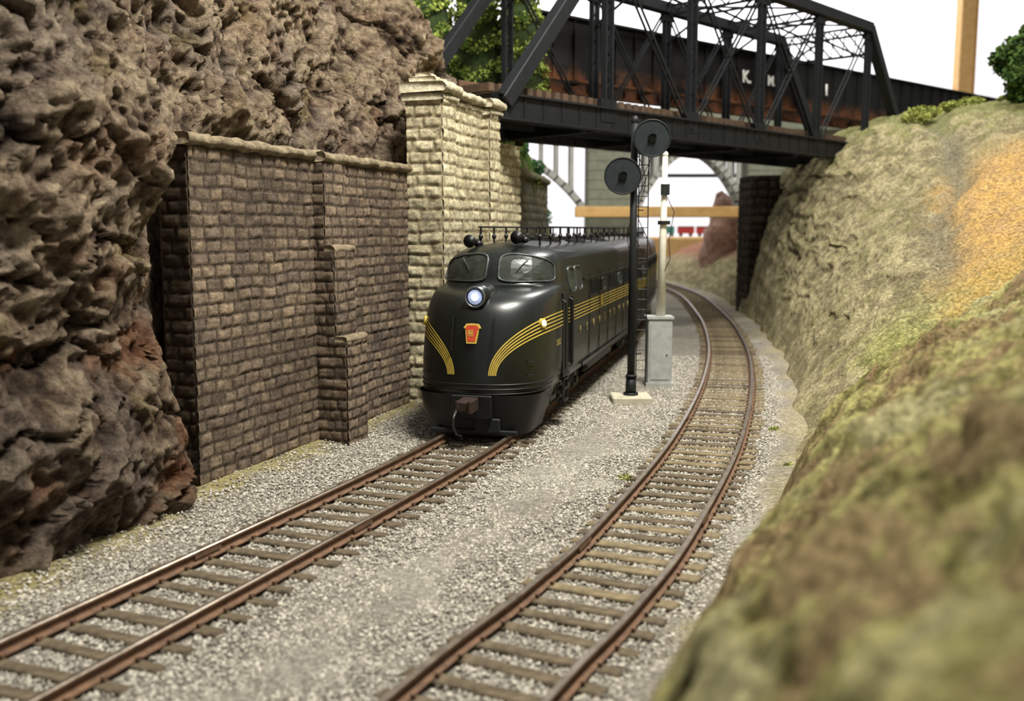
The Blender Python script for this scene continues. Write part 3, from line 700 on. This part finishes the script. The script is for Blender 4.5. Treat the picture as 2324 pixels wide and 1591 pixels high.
def loco_body(mb,cab=True,Lr=21.3):
    na=22; rows=[]
    for (z,yf,w,L) in [tuple(t) for t in T]:
        ysd=[Lr,Lr*.6,5.0] 
        A=[HP*(i/na) for i in range(na+1)]
        if cab:
            left=[Vector((-w,y,z)) for y in ysd]; right=[Vector((w,y,z)) for y in reversed(ysd)]
            e=2/2.4
            cur=[(w*math.sin(a)**e if a>0 else 0, yf+L*(1-max(0,math.cos(a))**e)) for a in A]
            row=left+[Vector((-x,y,z)) for x,y in reversed(cur)]+[Vector((x,y,z)) for x,y in cur[1:]]+right
        else:
            row=[Vector((-w,y,z)) for y in (Lr,Lr*.5,0)]+[Vector((w,y,z)) for y in (0,Lr*.5,Lr)]
        rows.append(row)
    n=len(rows[0]); vs=[v for r in rows for v in r]; fs=[]
    for j in range(len(rows)-1):
        for i in range(n-1): fs.append((j*n+i,j*n+i+1,(j+1)*n+i+1,(j+1)*n+i))
        fs.append((j*n+n-1,j*n,(j+1)*n,(j+1)*n+n-1))
    fs.append(tuple(range(n-1,-1,-1)))
    mb.add(vs,fs)
def ribbon(mb,P,Nm,w,off=.012):
    k=len(mb.v); m=len(P)
    for i in range(m):
        wi=w[i] if isinstance(w,list) else w
        t=(P[min(i+1,m-1)]-P[max(i-1,0)]).normalized(); b=Nm[i].cross(t).normalized()
        mb.v+= [tuple(P[i]+b*wi/2+Nm[i]*off),tuple(P[i]-b*wi/2+Nm[i]*off)]; mb.c+=[(1,1,1)]*2
    for i in range(m-1): mb.f.append((k+2*i,k+2*i+1,k+2*i+3,k+2*i+2)); mb.mi.append(0)
def pane(mbg,mbr,fn,nf,a0,a1,z0,z1,off=.014,n=6.0,rim=.09):
    def ring(sc,of):
        r=[]
        for i in range(40):
            t=2*math.pi*i/40; c,s_=math.cos(t),math.sin(t); x=math.copysign(abs(c)**(2/n),c)*sc[0]; y=math.copysign(abs(s_)**(2/n),s_)*sc[1]
            a=(a0+a1)/2+(a1-a0)/2*x; zt_=z1(a) if callable(z1) else z1; z=(z0+zt_)/2+(zt_-z0)/2*y
            r.append(fn(a,z)+nf(a,z)*of)
        return r
    R=[ring((s_,s_),off) for s_ in (.02,.35,.7,1.0)]
    vs=[p for r in R for p in r]; fs=[(j*40+i,j*40+(i+1)%40,(j+1)*40+(i+1)%40,(j+1)*40+i) for j in range(3) for i in range(40)]+[tuple(range(40))]
    mbg.add(vs,fs)
    ra,rz=1+rim*.9,1+rim*1.8
    R=[ring((1,1),off),ring((1,1),off+.03),ring((ra,rz),off+.03),ring((ra,rz),-.02)]
    vs=[p for r in R for p in r]; fs=[(j*40+i,j*40+(i+1)%40,(j+1)*40+(i+1)%40,(j+1)*40+i) for j in range(3) for i in range(40)]
    mbr.add(vs,fs)
def truck(root,yc):
    t=addobj('truck',None,root); t.location=(0,yc,0)
    for sd in (-1,1):
        mb=MB(); mb.bbox((sd*1.12,0,.82),(.14,4.7,.2),.04)
        for q in (-1.95,0,1.95):
            mb.bbox((sd*1.16,q,.52),(.2,.42,.5),.05); mb.cyl((sd*1.2,q,.48),(sd*1.32,q,.48),.13,.11,12)
            for e in (-.42,.42): mb.cyl((sd*1.18,q+e,.45),(sd*1.18,q+e,.75),.09,.09,8)
        for q in (-.98,.98): mb.bbox((sd*1.16,q,.45),(.16,.8,.22),.05); mb.cyl((sd*1.2,q,.55),(sd*1.2,q,.85),.12,.12,10)
        mb.build('side_frame',M_black,t)
    for q in (-1.95,0,1.95):
        mb=MB()
        for sd in (-1,1): mb.cyl((sd*.70,q,.475),(sd*.84,q,.475),.475,.475,24); mb.cyl((sd*.66,q,.475),(sd*.72,q,.475),.53,.53,24)
        mb.cyl((-.8,q,.475),(.8,q,.475),.1,.1,8); mb.build('wheelset',M_coup,t)
def antenna(root,y0,y1):
    for sd in (-1,1):
        mb=MB(); y=y0
        while y<=y1+.01:
            mb.cyl((sd*.8,y,4.25),(sd*.8,y,4.86),.028,.028,6); mb.ell((sd*.8,y,4.6),(.065,.065,.08),8,6); y+=1.3
        mb.tube([(sd*.8,y0-.15,4.86),(sd*.8,y1+.15,4.86)],.026); mb.build('roof_antenna',M_black,root)
def side_details(root,y0,y1):
    sdn=(1,-1)
    mb=MB()
    for sd in sdn:
        y=y0+1.2
        while y<y1-.5: mb.box((sd*1.606,y,2.3),(.02,.03,2.5)); y+=1.75
        mb.box((sd*1.61,(y0+y1)/2,1.06),(.05,y1-y0,.1)); mb.box((sd*1.585,(y0+y1)/2,3.42),(.05,y1-y0-.6,.05))
    mb.build('side_batten',M_green,root)
    for sd in sdn:
        y=y0+1.4
        while y<y1-1.2:
            mb=MB()
            for q in range(6): mb.box((sd*1.6,y+.2+q*.2,3.12),(.04,.06,.42))
            mb.build('louver',M_black,root)
            y+=3.5
    for sd in sdn:
        y=y0+3.3
        while y<y1-1:
            mg,mr=MB(),MB(); pane(mg,mr,lambda a,z:Vector((sd*1.6,a,z)),lambda a,z:Vector((sd,0,0)),y,y+.62,2.95,3.3); y+=3.5
            g=mg.build('side_window',M_glass,root); mr.build('window_frame',M_rim,g)
def fan(root,y,m_):
    mb=MB(); mb.cyl((0,y,4.38),(0,y,4.54),.62,.6,24); mb.cyl((0,y,4.54),(0,y,4.57),.5,.5,24)
    mb.build('roof_fan',m_,root)
LR=math.radians(-14.5)
lo=empty('diesel_locomotive',(-.95,22.1,0),'dark green streamlined diesel locomotive with five gold stripes on the track','locomotive',rz=LR)
mb=MB(); loco_body(mb,True,21.3); mb.build('carbody',M_green,lo,True)
mb=MB(); rows=[]
for z,yf,w,L in ((1.0,.05,1.53,1.3),(.85,.08,1.49,1.2),(.6,.12,1.42,1.0),(.35,.17,1.33,.95),(.12,.21,1.26,.9),(.04,.22,1.24,.9)):
    cur=[]
    for i in range(17):
        a=HP*i/16; e=2/3.4; cur.append((w*math.sin(a)**e if a>0 else 0,yf+L*(1-max(0,math.cos(a))**e)))
    cur.append((w,yf+L+.9))
    rows.append([Vector((-x,y,z)) for x,y in reversed(cur)]+[Vector((x,y,z)) for x,y in cur[1:]])
n=len(rows[0]); mb.add([v for r in rows for v in r],[(j*n+i,j*n+i+1,(j+1)*n+i+1,(j+1)*n+i) for j in range(len(rows)-1) for i in range(n-1)])
mb.build('pilot',M_black,lo,True)
mb=MB()
for z in (1.02,1.13,1.24):
    P=[S(HP*i/24,z,1) for i in range(25)]; P=[Vector((-p.x,p.y,p.z)) for p in reversed(P)]+P[1:]
    mb.tube(P,.024,8)
mb.build('anticlimber',M_black,lo,True)
mb=MB()
for k in range(5):
    zk=2.42+k*.088; a0=math.radians(17-k*1.35)
    for sd in (-1,1):
        P=[];Nm=[]
        for i in range(41):
            t=HP*i/40; a=HP-(HP-a0)*math.cos(t)**.95; z=1.46+(zk-1.46)*math.sin(t)
            P.append(S(a,z,sd)); Nm.append(SN(a,z,sd))
        for y in (5,10,16,21.2): P.append(Vector((sd*1.6,y,zk))); Nm.append(Vector((sd,0,0)))
        ribbon(mb,P,Nm,[.03]*36+[.028]*5+[.025]*4)
mb.build('gold_stripes',M_gold,lo)
for sd in (-1,1):
    mg,mr=MB(),MB()
    z1=lambda a: 4.17-.17*((a-.15)/.9)**2
    pane(mg,mr,lambda a,z:S(max(a,.01),z,sd),lambda a,z:SN(a,z,sd),math.radians(4.5),math.radians(67),3.53,z1,rim=.05)
    g=mg.build('windshield',M_glass,lo); mr.build('window_frame',M_rim,g,True)
    for y0 in (3.85,4.75):
        mg,mr=MB(),MB(); pane(mg,mr,lambda a,z:Vector((sd*prof(z)[1],a,z)),lambda a,z:Vector((sd,0,.15)).normalized(),y0,y0+.7,3.2,3.78)
        g=mg.build('cab_side_window',M_glass,lo); mr.build('window_frame',M_rim,g,True)
for sd in (-1,1):
    mb=MB(); p0=S(.55,4.05,sd)+SN(.55,4.05,sd)*.06; p1=S(.34,3.78,sd)+SN(.34,3.78,sd)*.06; mb.tube([p0,p1],.012); mb.build('wiper',M_rim,lo)
hl=addobj('headlight',None,lo); hz=3.24
mb=MB(); mb.cyl((0,.36,hz),(0,1.2,hz+.0),.26,.3,28); mb.build('housing',M_green,hl,True)
mb=MB(); mb.tube([(.23*math.cos(2*math.pi*i/36),.35,hz+.23*math.sin(2*math.pi*i/36)) for i in range(36)],.03,8,True)
mb.build('rim',M_chrome,hl,True)
mb=MB(); mb.ell((0,.39,hz),(.205,.06,.205),20,10); mb.build('lens',M_lens,hl,True)
mb=MB(); mb.cyl((0,.31,hz),(0,.34,hz),.07,.09,14); mb.build('bulb',M_lamp,hl)
for sd in (-1,1):
    a,z=1.08,2.6; p=S(a,z,sd); nn_=SN(a,z,sd)
    mb=MB(); mb.cyl(p-nn_*.05,p+nn_*.06,.13,.11,18); g=mb.build('marker_lamp',M_gold,lo)
    if sd>0: mb=MB(); mb.cyl(p+nn_*.05,p+nn_*.075,.075,.075,16); mb.build('lens',M_lamp,g)
tl=math.radians(16); Me=Matrix.Translation((0,.105,2.42))@Matrix.Rotation(HP-tl,4,'X')
ks=[(-.135,.205),(0,.215),(.135,.205),(.19,.115),(.15,.1),(.105,-.215),(-.105,-.215),(-.15,.1),(-.19,.115)]
em=addobj('keystone_emblem',None,lo)
for sc,d0,d1,m_,nm in ((1.1,-.04,.008,M_gold,'border'),(.9,.0,.016,M_red,'field')):
    mb=MB(); mb.prism([(a*sc,b*sc) for a,b in ks],lambda p:Me@Vector((p[0],p[1],d0)),lambda p:Me@Vector((p[0],p[1],d1))); mb.build(nm,m_,em)
text('lettering','PRR',.15,Me@Matrix.Translation((-.098,-.01,.022))@Matrix.Diagonal((.62,1.5,1,1)),M_gold,em,.003,.8,.0)
for sd in (-1,1):
    mb=MB(); a=.24; P=[S(a,z,sd)+SN(a,z,sd)*.07 for z in np.linspace(2.0,2.75,8)]; mb.tube([S(a,2.0,sd)]+P+[S(a,2.75,sd)],.016); mb.build('grab_iron',M_black,lo)
    for z in (1.45,1.75):
        mb=MB(); mb.tube([S(a_,z,sd)+SN(a_,z,sd)*.05 for a_ in (.8,.86,.92)],.014); mb.build('grab_iron',M_black,lo)
    mb=MB(); zz=np.linspace(1.4,2.9,12); ribbon(mb,[S(.19,z,sd)for z in zz],[SN(.19,z,sd) for z in zz],.02,.006)
    mb.build('nose_door_seam',M_black,lo)
cp=addobj('coupler',None,lo)
mb=MB(); mb.bbox((0,-.1,.8),(.38,.5,.32),.03); mb.bbox((-.04,-.36,.8),(.32,.26,.28),.05); mb.bbox((.13,-.44,.8),(.11,.24,.32),.03); mb.bbox((-.18,-.42,.84),(.09,.22,.22),.03); mb.build('coupler_head',M_coup,cp)
mb=MB(); mb.bbox((0,.06,.72),(1.0,.2,.56),.03); mb.build('coupler_pocket',M_black,cp)
mb=MB(); mb.tube([(-.34,.0,.65),(-.36,-.18,.5),(-.34,-.28,.3),(-.26,-.3,.12),(-.14,-.24,.08)],.035,8); mb.build('air_hose',M_rim,lo,True)
mb=MB(); mb.bbox((.36,.12,.28),(.62,.12,.34),.03); mb.cyl((.36,.02,.3),(.36,.06,.3),.06,.06,12); mb.bbox((0,.2,.1),(2.1,.1,.12),.02); mb.build('pilot_plate',M_signal,lo)
side_details(lo,5.4,21.2)
for sd in (-1,1):
    mb=MB(); mb.box((sd*1.6,3.05,2.15),(.03,.66,2.1)); mb.box((sd*1.61,3.05,1.1),(.06,.8,.06)); mb.build('cab_door',M_black,lo)
    for y in (2.62,3.5):
        mb=MB(); mb.tube([(sd*1.6,y,1.25),(sd*1.7,y,1.3),(sd*1.7,y,3.0),(sd*1.6,y,3.05)],.022); mb.build('handrail',M_black,lo)
    mb=MB()
    for z in (.45,.75,1.0): mb.box((sd*1.55,3.05,z),(.2,.55,.04))
    for y in (2.78,3.32): mb.box((sd*1.6,y,.72),(.04,.04,.62))
    mb.build('step',M_black,lo)
mb=MB()
for i in range(16): mb.box((1.64,3.78,1.35+i*.11),(.05,.28,.035))
for q in (-.14,.14): mb.box((1.63,3.78+q,2.18),(.04,.03,1.75))
mb.build('side_ladder',M_black,lo)
mb=MB(); mb.box((0,11,.98),(2.9,20,.16)); mb.bbox((0,10.8,.68),(2.5,5.0,.6),.12); mb.cyl((1.0,8.6,.7),(1.0,13,.7),.28,.28,12); mb.box((1.3,10.8,1.0),(.5,9,.25)); mb.build('underframe',M_black,lo)
truck(lo,4.3); truck(lo,17.4)
antenna(lo,3.6,20.3)
for y in (7,9.6,12.2,14.8): fan(lo,y,M_black)
for y0 in (8.2,12.5):
    mb=MB()
    for i in range(14): mb.box((.8,y0+i*.16,4.39),(.5,.05,.05),Matrix.Rotation(.35,3,'Y'))
    mb.build('roof_grille',M_black,lo)
for x in (-.85,.42):
    mb=MB(); y=3.0 if x<0 else 2.9; z=4.55 if x>0 else 4.45
    mb.cyl((x,y+.3,z-.35),(x,y+.3,z),.035,.035,8); mb.cyl((x,y-.25,z+.05),(x,y+.1,z+.05),.17,.06,18); mb.cyl((x,y+.1,z+.05),(x,y+.5,z+.05),.05,.06,10); mb.cyl((x+.14,y,z-.02),(x+.14,y+.4,z-.02),.09,.04,12)
    mb.build('horn',M_black,lo,True)
Ms=Matrix((Vector((0,1,0)),Vector((0,0,1)),Vector((1,0,0)))).transposed().to_4x4()
M_dgold=mat('dull_gold_lettering',C(130,112,52),C(112,96,46),8,.6)
def stext(b,y,z,size,sp=1,x=1.62,par=lo,m_=M_gold):
    M2=Ms.copy(); M2.translation=(x,y,z); text('lettering',b,size,M2,m_,par,.004,sp,.004)
for i,chh in enumerate('PENNSYLVANIA'): stext(chh,5.0+i*1.06,2.05,.32,m_=M_dgold)
stext('5882',1.98,2.02,.22,1.25,x=1.60,m_=M_dgold)
stext('82',8.4,2.62,.46,1,x=1.64)
u2=empty('diesel_locomotive',(4.35,43.8,0),'dark green striped booster unit coupled behind the lead locomotive','locomotive',rz=math.radians(-10.5))
mb=MB(); loco_body(mb,False,16); mb.build('carbody',M_green,u2,False)
mb=MB()
for k in range(5):
    zk=2.42+k*.088
    for sd in (-1,1): ribbon(mb,[Vector((sd*1.6,y,zk)) for y in (0,5,16)],[Vector((sd,0,0))]*3,.025)
mb.build('gold_stripes',M_gold,u2)
side_details(u2,.5,15.5); truck(u2,3.4); truck(u2,12.8); antenna(u2,.6,15)
mb=MB(); mb.box((0,8,.98),(2.9,15,.16)); mb.bbox((0,8,.68),(2.5,3.4,.6),.12); mb.bbox((0,-.35,2.4),(1.2,.7,2.6),.05); mb.build('underframe',M_black,u2)
for y in (3,6,9,12): fan(u2,y,M_tus)

# ---------------------------------------------------------------- background viaduct
vd=empty('arch_viaduct',(8,80,-.3),'grey concrete open-spandrel arch viaduct behind the bridges','viaduct')
pxs=[-10.6,8.0,20.8,35.5]
for x in pxs:
    mb=MB(); w=4.0
    mb.bbox((x-8,0,6.6),(w,3.2,13.2),.15)
    for z in np.arange(.8,12.8,.75): mb.box((x-8,-1.61,z),(w+.06,.08,.05)); 
    mb.bbox((x-8,0,12.2),(w+.6,3.6,.5),.1)
    mb.build('pier',M_viad,vd)
for xa,xb_ in ((-8.6,6.0),(10.0,18.9),(22.8,33.8)):
    for yy_ in (-1.1,1.1):
        mb=MB(); pts=[]
        for i in range(25):
            t=i/24; pts.append(Vector((xa+(xb_-xa)*t-8,yy_,6.4+4.9*math.sin(math.pi*t)**.8 if 0<t<1 else 6.4)))
        for a,b in zip(pts[:-1],pts[1:]): mb.beam(a-(b-a)*.08,b+(b-a)*.08,.6,.45)
        for i in range(2,23,2):
            if pts[i].z<11.3: mb.beam(pts[i],Vector((pts[i].x,yy_,12.6)),.35,.35)
        mb.build('arch_rib',M_viadl,vd)
mb=MB(); mb.bbox((4,0,13.3),(62,5,1.0),.1); mb.box((4,-2.45,14.1),(62,.15,.8)); mb.build('deck',M_viad,vd)

# ---------------------------------------------------------------- background benchwork
mb=MB(); mb.bbox((11.5,76.5,6.15),(13.2,.5,.85),.06); 
mb.build('wooden_beam',M_pine,None,origin=(11.5,76.5,6.15),label='light pine fascia board of the distant benchwork',category='wooden beam')
mb=MB(); mb.bbox((20,112,1.6),(8,.6,4.4),.06); mb.bbox((20,114,3.85),(8,4.4,.15),.03)
mb.build('wooden_shelf',M_pine,None,origin=(20,112,1.6),label='pine shelf holding small colored rail cars',category='shelf')
mb=MB(); mb.cyl((13,118,11.2),(30,118,11.2),.25,.25,10); mb.build('curtain_rod',M_black,None,origin=(20,118,11.2),label='thin dark horizontal rod against the white wall',category='rod')
mb=MB(); mb.bbox((49.8,110,24),(1.6,1.6,60),.08); mb.box((50.7,110,24),(.15,1.7,60)); mb.build('wooden_post',M_pine,None,origin=(49.8,110,0),label='tall light pine post rising behind the hill',category='wooden post')
mb=MB(); mb.bbox((55,110,46.3),(10,1.2,1.0),.08); mb.build('wooden_rail',M_timber,None,origin=(54,110,45),label='dark brown horizontal rail attached to the post',category='wooden rail')
for x,m_,l_,L_ in ((18.2,M_teal,'teal',1.3),(20.2,M_carred,'red',1.9),(22.4,M_carred,'red',1.9)):
    c=empty('toy_rail_car',(x,113.6,3.95),'small %s rail car parked on the pine shelf'%l_,'rail car')
    mb=MB(); mb.bbox((0,0,.75),(L_,.9,.8),.08); mb.build('body',m_,c)
    mb=MB(); mb.bbox((0,0,1.2),(L_+.1,1.0,.1),.05); mb.build('roof',M_greybox,c)
    for q in (-L_*.3,L_*.3):
        mb=MB(); mb.cyl((q,-.4,.2),(q,.4,.2),.18,.18,12); mb.build('wheel',M_black,c)
def wallbox(name,c,s,m):
    mb=MB(); mb.box(c,s); o=mb.build(name,m,None,origin=tuple(c)); o['kind']='structure'; return o
wallbox('wall_back',(20,150,30),(320,.6,110),M_wall)
wallbox('floor',(20,70,-25),(320,300,.6),M_floor)

# ---------------------------------------------------------------- light
w=bpy.data.worlds.new('World'); scene.world=w; w.use_nodes=True
w.node_tree.nodes['Background'].inputs['Color'].default_value=(.97,.98,.95,1); w.node_tree.nodes['Background'].inputs['Strength'].default_value=.47
def area(name,loc,tgt,size,e,col=(1,1,1)):
    l=bpy.data.lights.new(name,'AREA'); l.shape='RECTANGLE'; l.size=size[0]; l.size_y=size[1]; l.energy=e; l.color=col
    o=bpy.data.objects.new(name,l); scene.collection.objects.link(o); o.location=loc
    o.rotation_euler=(Vector(tgt)-Vector(loc)).to_track_quat('-Z','Y').to_euler(); return o
area('key_fluorescent',(8,14,32),(0,22,0),(12,4),26500,(1,.975,.88))
area('far_fluorescent',(16,48,36),(14,48,0),(16,8),13000,(1,.98,.92))
area('back_wall_fill',(20,118,55),(20,150,15),(100,10),80000,(1,1,1))  # added unseen light, only there to whiten the back wall

cd=bpy.data.cameras.new('camera'); co=bpy.data.objects.new('camera',cd); scene.collection.objects.link(co)
co.location=(0,0,4.8); co.rotation_euler=(math.radians(90-7.125),0,0); cd.sensor_width=36; cd.lens=36*2200/2324; cd.clip_end=600
cd.dof.use_dof=True; cd.dof.focus_distance=21.5; cd.dof.aperture_fstop=.36
scene.camera=co
scene.view_settings.view_transform='Standard'
